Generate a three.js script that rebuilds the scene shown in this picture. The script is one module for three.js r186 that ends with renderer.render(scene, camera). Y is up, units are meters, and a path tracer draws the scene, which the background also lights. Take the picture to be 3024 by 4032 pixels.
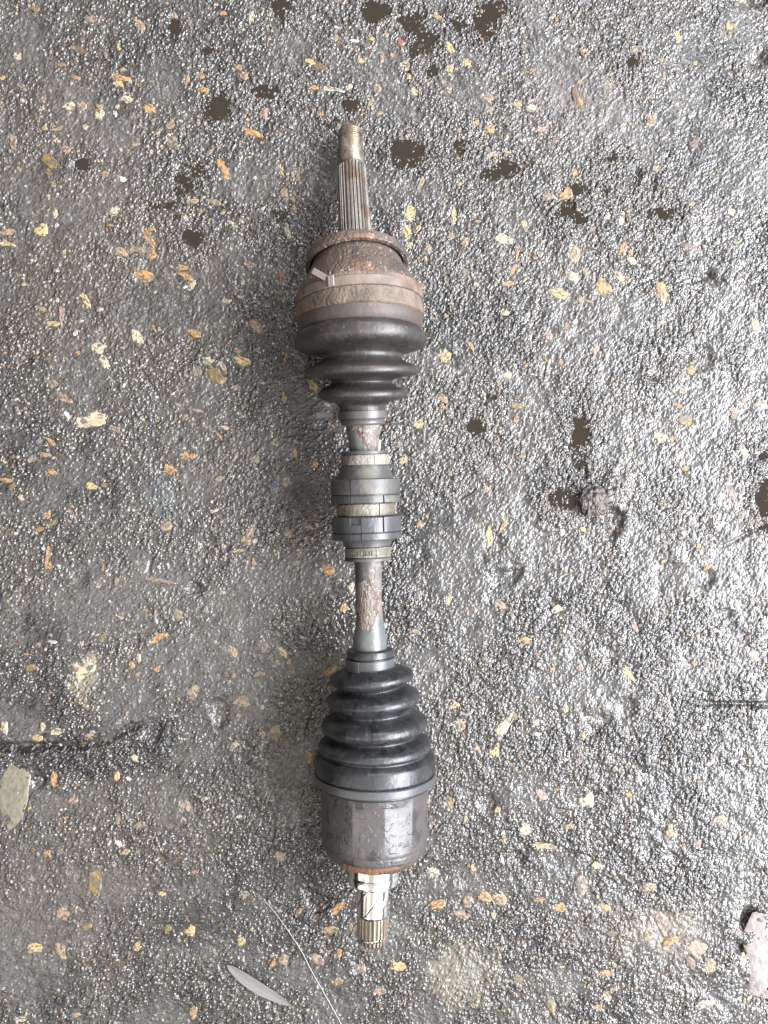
import * as THREE from 'three';
import { RectAreaLightUniformsLib } from 'three/addons/lights/RectAreaLightUniformsLib.js';
import { mergeGeometries, toCreasedNormals } from 'three/addons/utils/BufferGeometryUtils.js';
import { RoundedBoxGeometry } from 'three/addons/geometries/RoundedBoxGeometry.js';

// ---------------------------------------------------------------- camera, light, exposure
const scene = new THREE.Scene();
scene.background = new THREE.Color(0x000000);
const CAM_H = 0.6, FOV = 67.4;                       // phone held 60 cm above the floor, looking straight down
const camera = new THREE.PerspectiveCamera(FOV, 3024 / 4032, 0.02, 20);
camera.position.set(0, CAM_H, 0);
camera.up.set(0, 0, -1);
camera.lookAt(0, 0, 0);
const renderer = new THREE.WebGLRenderer({ antialias: true });
renderer.toneMapping = THREE.LinearToneMapping;
renderer.toneMappingExposure = 1.06;
renderer.shadowMap.enabled = true;
RectAreaLightUniformsLib.init();
function areaLight(name, color, intensity, w, h, pos, target) {
  const l = new THREE.RectAreaLight(color, intensity, w, h);
  l.name = name; l.position.set(...pos); l.lookAt(...target); scene.add(l);
  return l;
}
// open side of the shed: cool daylight from the right
areaLight('doorway_daylight', 0xf1f4fb, 36, 3.4, 1.6, [2.2, 1.9, 0.2], [0, 0, 0]);
// daylight over the far wall (top of the picture)
areaLight('rear_daylight', 0xf4f5fa, 20, 2.0, 0.8, [0.9, 1.9, -2.9], [0, 0, 0]);
// roof lights on the near side
areaLight('roof_light', 0xfffaf2, 9, 0.4, 2.2, [0.7, 3.0, 2.1], [0.7, 0, 2.1]);
areaLight('roof_light_001', 0xfff8ee, 9, 0.4, 2.2, [-1.7, 3.0, 2.1], [-1.7, 0, 2.1]);
areaLight('roof_light_002', 0xfff8ee, 9, 0.6, 2.2, [-4.2, 3.0, 2.1], [-2.2, 0, 1.2]);
// pale underside of the roof
areaLight('roof_bounce', 0xfff8f2, 0.95, 6, 6, [0, 3.4, 0], [0, 0, 0]);

// ---------------------------------------------------------------- helpers
let seedState = 12345;
function rnd() { seedState |= 0; seedState = seedState + 0x6D2B79F5 | 0; let t = Math.imul(seedState ^ seedState >>> 15, 1 | seedState); t = t + Math.imul(t ^ t >>> 7, 61 | t) ^ t; return ((t ^ t >>> 14) >>> 0) / 4294967296; }
function hash2(x, y, s) { let h = Math.imul(x, 374761393) ^ Math.imul(y, 668265263) ^ Math.imul(s, 1274126177); h = Math.imul(h ^ h >>> 13, 1274126177); h ^= h >>> 16; h = Math.imul(h, 2246822519); return ((h ^ h >>> 13) >>> 0) / 4294967296; }
function vnoise(x, y, px, py, s) {                    // periodic value noise, px * py lattice cells
  const xi = Math.floor(x), yi = Math.floor(y); let fx = x - xi, fy = y - yi;
  fx = fx * fx * (3 - 2 * fx); fy = fy * fy * (3 - 2 * fy);
  const x0 = ((xi % px) + px) % px, x1 = (x0 + 1) % px, y0 = ((yi % py) + py) % py, y1 = (y0 + 1) % py;
  const a = hash2(x0, y0, s), b = hash2(x1, y0, s), c = hash2(x0, y1, s), d = hash2(x1, y1, s);
  return a + (b - a) * fx + (c - a) * fy + (a - b - c + d) * fx * fy;
}
function fbm(u, v, px, py, s, oct = 4) { let r = 0, a = 0.5, t = 0; for (let o = 0; o < oct; o++) { r += a * vnoise(u * px, v * py, px, py, s + o); t += a; a *= 0.5; px *= 2; py *= 2; } return r / t; }
const creased = (g, a) => { g.scale(1000, 1000, 1000); const o = toCreasedNormals(g, a); o.scale(0.001, 0.001, 0.001); return o; };
const clamp = (x, a = 0, b = 1) => x < a ? a : x > b ? b : x;
const sstep = (a, b, x) => { const t = clamp((x - a) / (b - a)); return t * t * (3 - 2 * t); };
const mix = (a, b, t) => a + (b - a) * t;
const mix3 = (a, b, t) => [mix(a[0], b[0], t), mix(a[1], b[1], t), mix(a[2], b[2], t)];
const toS = c => { c = clamp(c); return Math.round(255 * (c <= 0.0031308 ? 12.92 * c : 1.055 * Math.pow(c, 1 / 2.4) - 0.055)); };
function dataTex(data, w, h, srgb) {
  const t = new THREE.DataTexture(data, w, h, THREE.RGBAFormat);
  t.wrapS = t.wrapT = THREE.RepeatWrapping; t.magFilter = THREE.LinearFilter; t.minFilter = THREE.LinearMipmapLinearFilter; t.generateMipmaps = true;
  if (srgb) t.colorSpace = THREE.SRGBColorSpace;
  t.needsUpdate = true; return t;
}
function colorTex(w, h, fn) { const d = new Uint8Array(w * h * 4); for (let j = 0, n = 0; j < h; j++) for (let i = 0; i < w; i++, n += 4) { const c = fn((i + 0.5) / w, (j + 0.5) / h); d[n] = toS(c[0]); d[n + 1] = toS(c[1]); d[n + 2] = toS(c[2]); d[n + 3] = 255; } return dataTex(d, w, h, true); }
function greyTex(w, h, fn) { const d = new Uint8Array(w * h * 4); for (let j = 0, n = 0; j < h; j++) for (let i = 0; i < w; i++, n += 4) { d[n] = d[n + 1] = d[n + 2] = Math.round(255 * clamp(fn((i + 0.5) / w, (j + 0.5) / h))); d[n + 3] = 255; } return dataTex(d, w, h, false); }

// photograph pixel -> place, at a given height above the floor
const KPX = 2 * Math.tan(FOV * Math.PI / 360) / 4032;
const place = (px, py, h = 0) => new THREE.Vector3((px - 1512) * KPX * (CAM_H - h), h, (py - 2016) * KPX * (CAM_H - h));
const G = KPX * CAM_H;                                 // metres per photo pixel on the floor

const taken = {};
function numbered(n) { const c = taken[n] = (taken[n] ?? -1) + 1; return c ? `${n}_${String(c).padStart(3, '0')}` : n; }
function mesh(name, geo, mat, parent) { const m = new THREE.Mesh(geo, mat); m.name = parent ? name : numbered(name); m.castShadow = m.receiveShadow = true; (parent || scene).add(m); return m; }

// ---------------------------------------------------------------- things lying in the floor: read off the photograph
// [x, y, length, width, turn, tone] in crop pixels; crops: [x0, y0, photo pixels per crop pixel]
const TONES = {
  o: [0.36, 0.195, 0.07], y: [0.39, 0.28, 0.13], t: [0.36, 0.25, 0.14], c: [0.46, 0.38, 0.26], p: [0.34, 0.22, 0.16], w: [0.62, 0.60, 0.56],
  b: [0.14, 0.085, 0.05], k: [0.04, 0.035, 0.03], d: [0.26, 0.20, 0.13], e: [0.22, 0.15, 0.055], r: [0.32, 0.08, 0.03], s: [0.16, 0.16, 0.155], v: [0.2, 0.18, 0.13], q: [0.26, 0.22, 0.2],
};
const S1 = 1 / 1.0972, S2 = 1 / 0.6296;
const crops = [
  [0, 0, S1, [[145, 33, 40, 25, 0, 'e'], [395, 80, 50, 40, 0, 'p'], [600, 105, 62, 30, 40, 't'], [750, 62, 40, 24, 60, 'p'], [963, 55, 26, 22, 0, 'o'], [1085, 75, 52, 22, 110, 'c'], [75, 238, 44, 40, 0, 'c'], [345, 215, 60, 40, 20, 'b'], [255, 275, 40, 20, 0, 'e'], [10, 335, 25, 20, 0, 'y'], [325, 333, 30, 22, 0, 'o'], [95, 375, 35, 30, 90, 'd'], [515, 335, 68, 32, 0, 'o'], [510, 362, 40, 30, 30, 'y'], [810, 342, 45, 24, 100, 'o'], [868, 327, 36, 34, 0, 'o'], [877, 385, 36, 32, 0, 'o'], [1030, 288, 36, 22, 0, 'o'], [1060, 330, 50, 36, 100, 'p'], [1375, 285, 60, 40, 20, 'b'], [1340, 265, 50, 30, 20, 'y'], [1450, 163, 34, 28, 90, 't'], [1530, 172, 46, 15, 15, 'w'], [1608, 165, 30, 22, 0, 'y'], [1562, 260, 30, 28, 0, 'y'], [1648, 245, 40, 24, 90, 'p'], [1630, 380, 40, 26, 20, 't'], [1355, 375, 40, 22, 0, 'o'], [1420, 380, 50, 30, 10, 'c'], [1470, 388, 54, 14, 20, 'w'], [1510, 375, 30, 30, 0, 'c'], [1600, 440, 30, 30, 0, 't'], [1388, 488, 38, 24, 10, 'o'], [1640, 490, 30, 22, 0, 't'], [645, 470, 62, 34, 45, 'o'], [300, 462, 56, 46, 0, 'c'], [350, 450, 36, 36, 0, 't'], [428, 490, 46, 46, 0, 'c'], [545, 425, 50, 34, 20, 'c'], [180, 430, 30, 26, 80, 'p'], [495, 487, 28, 18, 90, 'w'], [738, 535, 44, 40, 90, 't'], [683, 573, 20, 20, 0, 'y'], [1145, 480, 50, 40, 100, 'p'], [1100, 490, 22, 20, 0, 't'], [1085, 570, 90, 42, 20, 'o'], [250, 555, 60, 26, -15, 't'], [55, 610, 70, 46, 90, 'd'], [285, 645, 40, 28, 10, 'p'], [580, 620, 26, 22, 0, 't'], [745, 610, 70, 50, 90, 'd'], [212, 690, 78, 44, 25, 'e'], [205, 748, 36, 16, 10, 'e'], [450, 752, 28, 30, 0, 't'], [905, 655, 50, 16, -45, 'p'], [962, 722, 84, 38, 65, 'o'], [1103, 765, 20, 18, 0, 'w'], [525, 770, 50, 26, 20, 'w'], [1215, 730, 50, 24, 70, 'y'], [1290, 750, 60, 16, 95, 'o'], [1230, 832, 44, 34, 90, 't'], [1265, 855, 24, 24, 0, 't'], [1270, 900, 24, 16, 0, 'o'], [490, 912, 46, 40, 0, 'c'], [235, 920, 40, 22, 90, 'c'], [835, 865, 50, 26, 0, 't'], [920, 868, 50, 24, 20, 't'], [960, 915, 24, 24, 0, 't'], [1010, 970, 60, 22, 30, 'c'], [1238, 993, 40, 26, 60, 't'], [800, 940, 36, 22, 80, 'c'], [30, 1000, 70, 40, 0, 'p'], [20, 1050, 60, 26, 0, 'y'], [178, 992, 54, 50, 0, 'y'], [475, 972, 26, 14, 0, 'o'], [640, 1020, 80, 34, 65, 'o'], [650, 988, 30, 24, 0, 'o'], [605, 1075, 90, 26, 5, 't'], [655, 1100, 40, 34, 0, 'o'], [520, 1090, 60, 40, 30, 't'], [615, 1190, 84, 48, 10, 'o'], [785, 1155, 60, 30, 0, 'o'], [800, 1190, 60, 30, 30, 'o'], [1075, 1145, 50, 34, 40, 'p'], [1210, 1190, 40, 18, 70, 'r'], [830, 1232, 44, 24, -60, 'c'], [800, 1238, 20, 18, 0, 'w'], [1048, 1222, 22, 22, 0, 'c'], [550, 1170, 34, 30, 0, 'b'], [365, 1290, 66, 36, 60, 'y'], [228, 1398, 54, 32, 0, 'y'], [262, 1355, 60, 26, 90, 'p'], [432, 1335, 28, 24, 0, 'c'], [355, 1385, 20, 16, 0, 'w'], [590, 1450, 70, 46, 70, 'c'], [835, 1435, 48, 34, 30, 'o'], [662, 1415, 36, 16, 60, 'o'], [1105, 1410, 80, 40, 60, 't'], [245, 1295, 22, 14, 90, 'c'], [180, 1335, 30, 20, 40, 'o'], [75, 1185, 26, 16, 0, 'e'], [980, 1300, 40, 20, 0, 'c']]],
  [1512, 0, S1, [[235, 75, 60, 24, 30, 't'], [70, 180, 40, 22, 60, 'r'], [285, 205, 56, 36, 80, 'y'], [40, 238, 26, 22, 0, 'o'], [97, 282, 50, 50, 0, 'y'], [357, 263, 40, 40, 0, 'y'], [285, 295, 36, 26, 80, 'y'], [132, 395, 36, 34, 80, 'y'], [265, 398, 30, 20, 0, 'b'], [450, 420, 56, 24, 0, 't'], [457, 475, 38, 28, 0, 'p'], [398, 527, 34, 34, 0, 'o'], [457, 552, 40, 38, 0, 'o'], [325, 560, 26, 22, 0, 't'], [570, 450, 46, 30, 0, 'o'], [618, 308, 40, 14, 0, 'e'], [638, 465, 56, 36, 10, 'c'], [845, 352, 28, 22, 0, 't'], [838, 425, 96, 34, 70, 'b'], [845, 436, 40, 24, 90, 'o'], [968, 370, 34, 34, 0, 't'], [680, 555, 50, 26, 0, 'p'], [955, 440, 44, 22, 0, 't'], [1270, 150, 44, 28, 90, 'y'], [1085, 210, 50, 30, -20, 'd'], [865, 218, 26, 18, 0, 'y'], [1345, 270, 22, 18, 0, 'y'], [1210, 325, 36, 20, 90, 't'], [1155, 518, 54, 50, 0, 't'], [1340, 617, 40, 40, 0, 'b'], [475, 665, 60, 20, -10, 'y'], [545, 655, 60, 14, 5, 'y'], [825, 742, 34, 24, -45, 'o'], [1180, 727, 36, 32, 0, 't'], [1070, 718, 50, 34, 0, 's'], [790, 838, 56, 44, -10, 'o'], [712, 850, 46, 42, 0, 'p'], [160, 790, 54, 24, 105, 't'], [270, 690, 30, 24, 0, 'p'], [330, 792, 28, 20, 0, 'y'], [110, 915, 60, 54, 90, 'y'], [97, 997, 60, 40, 90, 'y'], [150, 985, 30, 28, 0, 'y'], [303, 925, 66, 26, 95, 'y'], [402, 955, 26, 20, 0, 't'], [605, 965, 30, 26, 0, 'y'], [520, 1033, 60, 50, 0, 'c'], [355, 1040, 40, 34, 90, 't'], [290, 1018, 26, 24, 0, 't'], [193, 1070, 44, 28, 100, 't'], [110, 1058, 30, 22, 0, 'y'], [968, 935, 28, 26, 0, 'c'], [1028, 948, 54, 30, 100, 'c'], [898, 988, 30, 24, 0, 'p'], [1330, 880, 34, 26, 0, 't'], [1500, 912, 34, 34, 0, 'c'], [1318, 1065, 40, 34, 0, 'p'], [578, 1085, 70, 18, 100, 'o'], [823, 1092, 74, 44, 80, 't'], [560, 1170, 60, 20, 110, 'o'], [540, 1225, 40, 34, 0, 'o'], [1038, 1072, 52, 32, -70, 'o'], [1070, 1125, 50, 30, 50, 'c'], [870, 1168, 40, 24, 90, 't'], [352, 1178, 50, 26, 90, 'd'], [497, 1205, 36, 18, 90, 'c'], [815, 1192, 50, 46, 80, 'c'], [1020, 1198, 60, 30, 60, 'c'], [765, 1268, 84, 34, 15, 'y'], [955, 1240, 80, 54, 50, 'o'], [850, 1300, 46, 28, 90, 't'], [885, 1302, 40, 14, 20, 't'], [1200, 1260, 100, 44, 80, 'o'], [272, 1365, 30, 16, -10, 'o'], [525, 1352, 40, 32, 60, 'c'], [1205, 1390, 26, 24, 0, 'c'], [1610, 1405, 70, 44, 80, 'p'], [790, 1408, 28, 28, 0, 't'], [710, 1450, 40, 30, 0, 'p'], [167, 1240, 30, 22, 80, 't']]],
  [0, 1344, S1, [[425, 28, 60, 40, 10, 'c'], [333, 50, 22, 20, 0, 'o'], [450, 90, 54, 34, 60, 'c'], [500, 92, 18, 14, 0, 'w'], [228, 185, 60, 36, 20, 'd'], [275, 245, 80, 42, 35, 'p'], [288, 322, 44, 28, 60, 'w'], [400, 342, 140, 76, 0, 'c'], [500, 380, 50, 34, 20, 't'], [215, 430, 44, 22, 45, 'o'], [525, 295, 26, 22, 90, 'e'], [190, 488, 44, 24, 10, 't'], [135, 510, 36, 32, 0, 'd'], [900, 82, 54, 46, 0, 'c'], [925, 145, 80, 60, 40, 'e'], [960, 105, 50, 28, 60, 'c'], [848, 130, 44, 36, 80, 'd'], [1045, 82, 70, 40, 30, 'y'], [1030, 40, 30, 18, 0, 'o'], [1350, 190, 60, 30, 70, 'y'], [1008, 200, 30, 26, 0, 't'], [1135, 180, 18, 16, 0, 'y'], [850, 297, 46, 20, 15, 'p'], [800, 330, 34, 32, 0, 'd'], [975, 372, 46, 20, 20, 'c'], [945, 408, 36, 14, 50, 'o'], [1228, 245, 44, 24, 80, 't'], [895, 422, 14, 14, 0, 'w'], [798, 497, 40, 32, 0, 'o'], [828, 495, 28, 22, 80, 'o'], [730, 555, 56, 34, 5, 'o'], [1100, 510, 46, 32, 0, 'd'], [1270, 480, 50, 34, 80, 'p'], [1190, 447, 34, 14, 10, 'c'], [1360, 532, 36, 34, 0, 'o'], [225, 565, 44, 20, 20, 'o'], [20, 600, 60, 20, 10, 'o'], [395, 625, 40, 36, 0, 'y'], [448, 620, 30, 18, 0, 'e'], [1235, 605, 50, 30, 110, 't'], [90, 675, 30, 22, 0, 'c'], [312, 745, 54, 20, 60, 't'], [160, 812, 50, 28, -15, 'e'], [232, 785, 60, 26, -25, 'e'], [205, 750, 36, 20, 100, 'o'], [715, 795, 56, 48, 0, 'd'], [1088, 815, 80, 36, -60, 't'], [1060, 858, 44, 40, 0, 't'], [1030, 905, 66, 20, -10, 'y'], [1330, 800, 50, 24, 40, 'p'], [1245, 830, 40, 32, 0, 'd'], [930, 730, 40, 16, -30, 'c'], [445, 845, 26, 18, 0, 'e'], [203, 925, 76, 22, 100, 'o'], [207, 970, 40, 24, 20, 'o'], [1415, 985, 60, 40, 0, 'o'], [1520, 1060, 40, 24, 90, 'c'], [1485, 1155, 44, 26, 100, 'y'], [1095, 955, 34, 22, 90, 't'], [1282, 960, 40, 22, -40, 't'], [690, 1035, 90, 22, 5, 'd'], [960, 1083, 24, 16, 0, 'y'], [82, 1095, 40, 24, 90, 'd'], [680, 1283, 78, 32, -30, 'o'], [440, 1280, 50, 18, -50, 'e'], [225, 1300, 44, 12, 0, 'w'], [112, 1352, 36, 14, 0, 'o'], [165, 1312, 30, 22, 40, 't'], [130, 1410, 44, 42, 0, 'e'], [360, 1420, 110, 60, -20, 'c'], [598, 1365, 36, 24, 90, 'c'], [565, 1400, 30, 24, 60, 't'], [675, 1418, 26, 24, 0, 'o'], [1000, 1342, 56, 38, 60, 't'], [1145, 1322, 34, 26, 90, 'd'], [1220, 1345, 60, 26, 60, 'y'], [1245, 1390, 40, 18, 100, 't'], [1430, 1418, 70, 32, -35, 'o'], [770, 1180, 56, 40, 60, 'd']]],
  [1512, 1344, S1, [[375, 18, 40, 24, 60, 'o'], [270, 62, 54, 48, 0, 'y'], [398, 115, 24, 18, 0, 'e'], [535, 147, 48, 34, 20, 'c'], [915, 35, 50, 32, -50, 'p'], [697, 75, 34, 18, 45, 'e'], [762, 92, 24, 22, 0, 'o'], [1332, 125, 42, 32, 0, 'o'], [1295, 210, 36, 28, 90, 'p'], [255, 245, 50, 28, 60, 'o'], [258, 285, 34, 18, 0, 'o'], [573, 275, 56, 26, -10, 'e'], [152, 357, 44, 42, 0, 'y'], [570, 340, 36, 20, 100, 't'], [1270, 278, 40, 18, 10, 'o'], [1305, 338, 58, 54, 0, 'e'], [1195, 415, 60, 42, 20, 'c'], [1510, 298, 36, 26, 0, 't'], [1630, 275, 60, 48, 30, 'd'], [570, 437, 38, 32, 0, 'p'], [485, 435, 28, 22, 0, 'p'], [67, 438, 40, 22, 110, 'p'], [82, 515, 46, 32, 0, 'y'], [607, 497, 26, 18, 20, 'o'], [540, 540, 40, 18, 60, 'p'], [440, 640, 34, 24, 70, 't'], [1030, 530, 40, 20, -30, 'o'], [1110, 525, 44, 18, -15, 'c'], [1308, 550, 36, 24, 0, 'o'], [1505, 655, 80, 30, 70, 'p'], [1555, 475, 50, 28, 60, 'c'], [1410, 755, 30, 26, 0, 'p'], [455, 838, 74, 34, 95, 'y'], [517, 795, 40, 26, 110, 'o'], [518, 755, 40, 22, 90, 'c'], [150, 790, 34, 22, -30, 'o'], [187, 755, 20, 16, 0, 'o'], [770, 825, 34, 20, 90, 'w'], [860, 812, 30, 20, 0, 'y'], [1360, 885, 22, 22, 0, 'y'], [1383, 933, 36, 22, 0, 'p'], [1402, 975, 36, 22, -40, 'o'], [680, 985, 36, 34, 0, 's'], [280, 1120, 54, 22, 100, 'y'], [210, 1172, 34, 22, -30, 't'], [510, 1140, 70, 36, 30, 'p'], [517, 1170, 26, 22, 0, 'b'], [748, 1160, 40, 34, 0, 'c'], [1083, 1228, 50, 28, 70, 'p'], [1215, 1180, 24, 18, 0, 'p'], [900, 1247, 18, 16, 0, 'o'], [608, 1292, 44, 32, 20, 'o'], [1060, 1440, 60, 28, 40, 'y'], [135, 1255, 40, 26, 20, 't'], [1437, 1250, 24, 20, 0, 'w'], [1600, 1360, 60, 44, 40, 'p']]],
  [0, 2688, S2, [[10, 112, 30, 20, 90, 'c'], [103, 110, 20, 13, 90, 'c'], [138, 122, 28, 24, 0, 'c'], [90, 138, 30, 14, 0, 'y'], [132, 240, 40, 18, 100, 'o'], [180, 292, 22, 18, 0, 'p'], [288, 232, 20, 15, 90, 'y'], [292, 335, 30, 14, 90, 'd'], [583, 155, 19, 18, 0, 'c'], [653, 128, 24, 12, 70, 'o'], [680, 125, 44, 32, 90, 'd'], [600, 45, 36, 34, 0, 'd'], [480, 22, 34, 26, 90, 'd'], [768, 180, 24, 18, 60, 'o'], [460, 305, 28, 20, 80, 'p'], [510, 288, 20, 13, 0, 'c'], [592, 333, 14, 12, 0, 'w'], [695, 430, 30, 24, 0, 'd'], [345, 355, 26, 18, 0, 'd'], [237, 490, 58, 32, 80, 'e'], [292, 400, 18, 14, 40, 'w'], [310, 420, 22, 13, 0, 'y'], [115, 422, 17, 15, 0, 'o'], [148, 420, 20, 14, 0, 'd'], [400, 525, 18, 17, 0, 'y'], [607, 525, 26, 18, 90, 'd'], [480, 470, 22, 12, 0, 'p'], [210, 605, 36, 15, 0, 'e'], [155, 575, 36, 30, 0, 'p'], [415, 612, 20, 14, 0, 'e'], [470, 618, 27, 22, 40, 'y'], [598, 643, 26, 23, 0, 'y'], [340, 655, 26, 17, 90, 'y'], [150, 665, 34, 26, 60, 't'], [85, 660, 30, 22, 0, 'y'], [703, 688, 26, 21, 0, 't'], [740, 568, 17, 15, 0, 't'], [838, 560, 50, 18, -40, 'o'], [820, 615, 44, 22, 0, 't'], [785, 685, 44, 26, 40, 'p'], [842, 672, 30, 18, 90, 'o'], [840, 743, 30, 16, 0, 't'], [890, 713, 28, 27, 0, 'p'], [940, 768, 40, 18, 0, 'p'], [480, 818, 30, 22, 100, 't'], [185, 825, 20, 15, 0, 't'], [50, 835, 30, 18, 0, 'c'], [870, 605, 18, 13, 90, 'o']]],
  [1512, 2688, S2, [[40, 705, 40, 28, 0, 'y'], [180, 57, 26, 18, 0, 'y'], [190, 105, 38, 26, 80, 't'], [300, 108, 60, 28, -60, 'c'], [275, 172, 23, 20, 0, 'y'], [378, 100, 26, 18, 90, 'c'], [383, 128, 20, 14, 30, 'w'], [450, 65, 24, 14, 100, 'y'], [494, 133, 18, 11, 90, 'y'], [163, 298, 42, 22, 70, 'e'], [280, 316, 16, 13, 0, 'y'], [390, 278, 40, 20, 60, 'p'], [427, 265, 16, 9, 0, 'o'], [505, 293, 35, 33, 0, 'c'], [350, 368, 36, 34, 0, 'c'], [397, 404, 66, 18, 8, 'y'], [302, 388, 13, 11, 0, 'o'], [460, 358, 22, 13, 0, 't'], [833, 342, 34, 20, -30, 't'], [710, 370, 30, 22, 100, 't'], [780, 400, 24, 13, 110, 't'], [220, 460, 18, 13, 90, 'y'], [293, 435, 24, 11, 80, 'w'], [120, 472, 26, 25, 0, 'c'], [530, 455, 21, 19, 0, 'c'], [490, 505, 38, 32, 80, 'p'], [130, 550, 36, 22, -25, 'o'], [208, 545, 26, 24, 0, 'p'], [250, 533, 40, 20, 20, 'o'], [287, 538, 36, 26, 10, 't'], [195, 575, 40, 22, 20, 'p'], [388, 537, 30, 13, 0, 'o'], [435, 560, 30, 20, 0, 'o'], [545, 558, 34, 20, 30, 'o'], [660, 508, 28, 20, 0, 't'], [690, 600, 46, 34, 80, 'p'], [655, 633, 24, 18, 0, 't'], [712, 643, 40, 22, -20, 'o'], [780, 655, 56, 40, 20, 'p'], [813, 700, 38, 26, 80, 'o'], [760, 695, 38, 24, 80, 'b'], [570, 622, 34, 15, 0, 'b'], [548, 723, 34, 18, 0, 'o'], [335, 738, 25, 22, 50, 'e'], [553, 778, 30, 22, 90, 't'], [530, 805, 26, 15, 0, 'o'], [415, 795, 40, 26, 80, 'd'], [795, 800, 40, 28, 0, 'c'], [890, 690, 24, 18, 90, 'c']]],
];
const stones = [];
for (const [x0, y0, s, list] of crops) for (const [x, y, l, w, a, tone] of list) stones.push({ px: x0 + x * s, py: y0 + y * s, l: l * s, w: w * s, a: a * Math.PI / 180, tone });
// large pale stones at the edges
stones.push({ px: 60, py: 3120, l: 210, w: 130, a: 1.75, tone: 'v' }, { px: 3020, py: 3770, l: 260, w: 170, a: 1.5, tone: 'q' });
stones.sort((a, b) => b.l * b.w - a.l * a.w);

// puddles [x, y, half width, half height] in photo pixels
const puddles = [];
for (const [x, y, a, b] of [[1215, 35, 60, 45], [1620, 45, 60, 42], [1120, 390, 110, 28], [950, 480, 60, 52], [1415, 530, 45, 34], [1520, 450, 30, 38], [775, 755, 92, 78], [700, 888, 80, 24], [840, 1030, 45, 45], [1190, 935, 38, 26], [360, 708, 30, 22], [895, 215, 26, 24], [750, 130, 24, 40], [765, 945, 30, 28]]) puddles.push([x * S1, y * S1, a * S1, b * S1]);
for (const [x, y, a, b] of [[120, 80, 52, 46], [320, 105, 44, 40], [185, 200, 62, 110], [460, 85, 62, 110], [90, 665, 92, 52], [320, 620, 62, 50], [495, 735, 82, 40], [920, 815, 100, 40], [820, 915, 72, 40], [1065, 835, 42, 26], [1200, 922, 62, 22], [985, 688, 36, 26], [1060, 270, 30, 40]]) puddles.push([1512 + x * S1, y * S1, a * S1, b * S1]);
for (const [x, y, a, b] of [[395, 345, 40, 55], [770, 685, 52, 46], [845, 400, 40, 120], [1650, 650, 34, 150], [480, 240, 30, 25]]) puddles.push([1512 + x * S1, 1344 + y * S1, a * S1, b * S1]);
const pits = [[2500, 700, 40, 3], [2560, 720, 30, 2], [2790, 1080, 40, 4], [2960, 10, 60, 4], [2985, 230, 45, 4], [2750, 1415, 60, 2.5], [2600, 1415, 40, 2], [840, 2145, 45, 2.5], [890, 2150, 30, 2], [870, 2790, 55, 3], [600, 2880, 40, 2.5], [1990, 2275, 50, 3], [2030, 2230, 35, 2], [1905, 2200, 25, 2], [2370, 2300, 40, 2], [2460, 2390, 40, 2.5], [2410, 2610, 40, 2], [2870, 2410, 30, 3], [2290, 1860, 40, 3], [2430, 2060, 60, 3.5], [2350, 2830, 70, 2.5], [2480, 2800, 50, 2], [1920, 3160, 45, 2.5], [2030, 3370, 35, 2.5], [2080, 3720, 30, 2], [1240, 3560, 60, 2.5], [2950, 3640, 50, 6], [2925, 3740, 32, 5], [700, 1735, 25, 2], [770, 2320, 30, 2], [110, 1410, 40, 2], [310, 2260, 60, 1.5], [150, 3080, 40, 3], [2190, 2400, 40, 2], [2560, 1490, 25, 2], [2640, 2270, 60, 2], [2780, 2280, 40, 2.5], [1660, 2180, 30, 2]];
const cracks = [[[-80, 2945, 13, 6], [200, 2942, 13, 6], [340, 2938, 12, 5], [430, 2910, 12, 4.5], [520, 2860, 12, 4], [620, 2850, 8, 2]], [[2750, 2760, 4, 1.5], [2800, 2772, 8, 4], [3120, 2778, 9, 5]], [[1035, 3540, 6, 1.5], [1240, 3670, 5, 2]], [[2850, 2150, 5, 2], [2960, 2095, 6, 2.5], [3050, 2060, 6, 2.5]], [[2990, 1730, 6, 2], [3050, 1690, 8, 3]], [[2640, 1700, 3, 1], [2700, 1790, 4, 1.2]], [[560, 1465, 5, 2], [610, 1540, 5, 2], [625, 1560, 3, 1]], [[600, 2160, 5, 1.5], [580, 2260, 6, 2]], [[2060, 2040, 3, 1], [2130, 2090, 4, 1.5]], [[360, 2040, 4, 1.5], [400, 2085, 5, 1.5], [440, 2070, 4, 1]], [[1230, 30, 5, 1.5], [1290, 80, 6, 2], [1350, 110, 3, 1]], [[2330, 2740, 4, 1.5], [2470, 2960, 5, 1.5]], [[2190, 2780, 4, 1.2], [2240, 2960, 5, 1.5]], [[1575, 470, 4, 1.5], [1640, 500, 4, 1.5]]];

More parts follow.
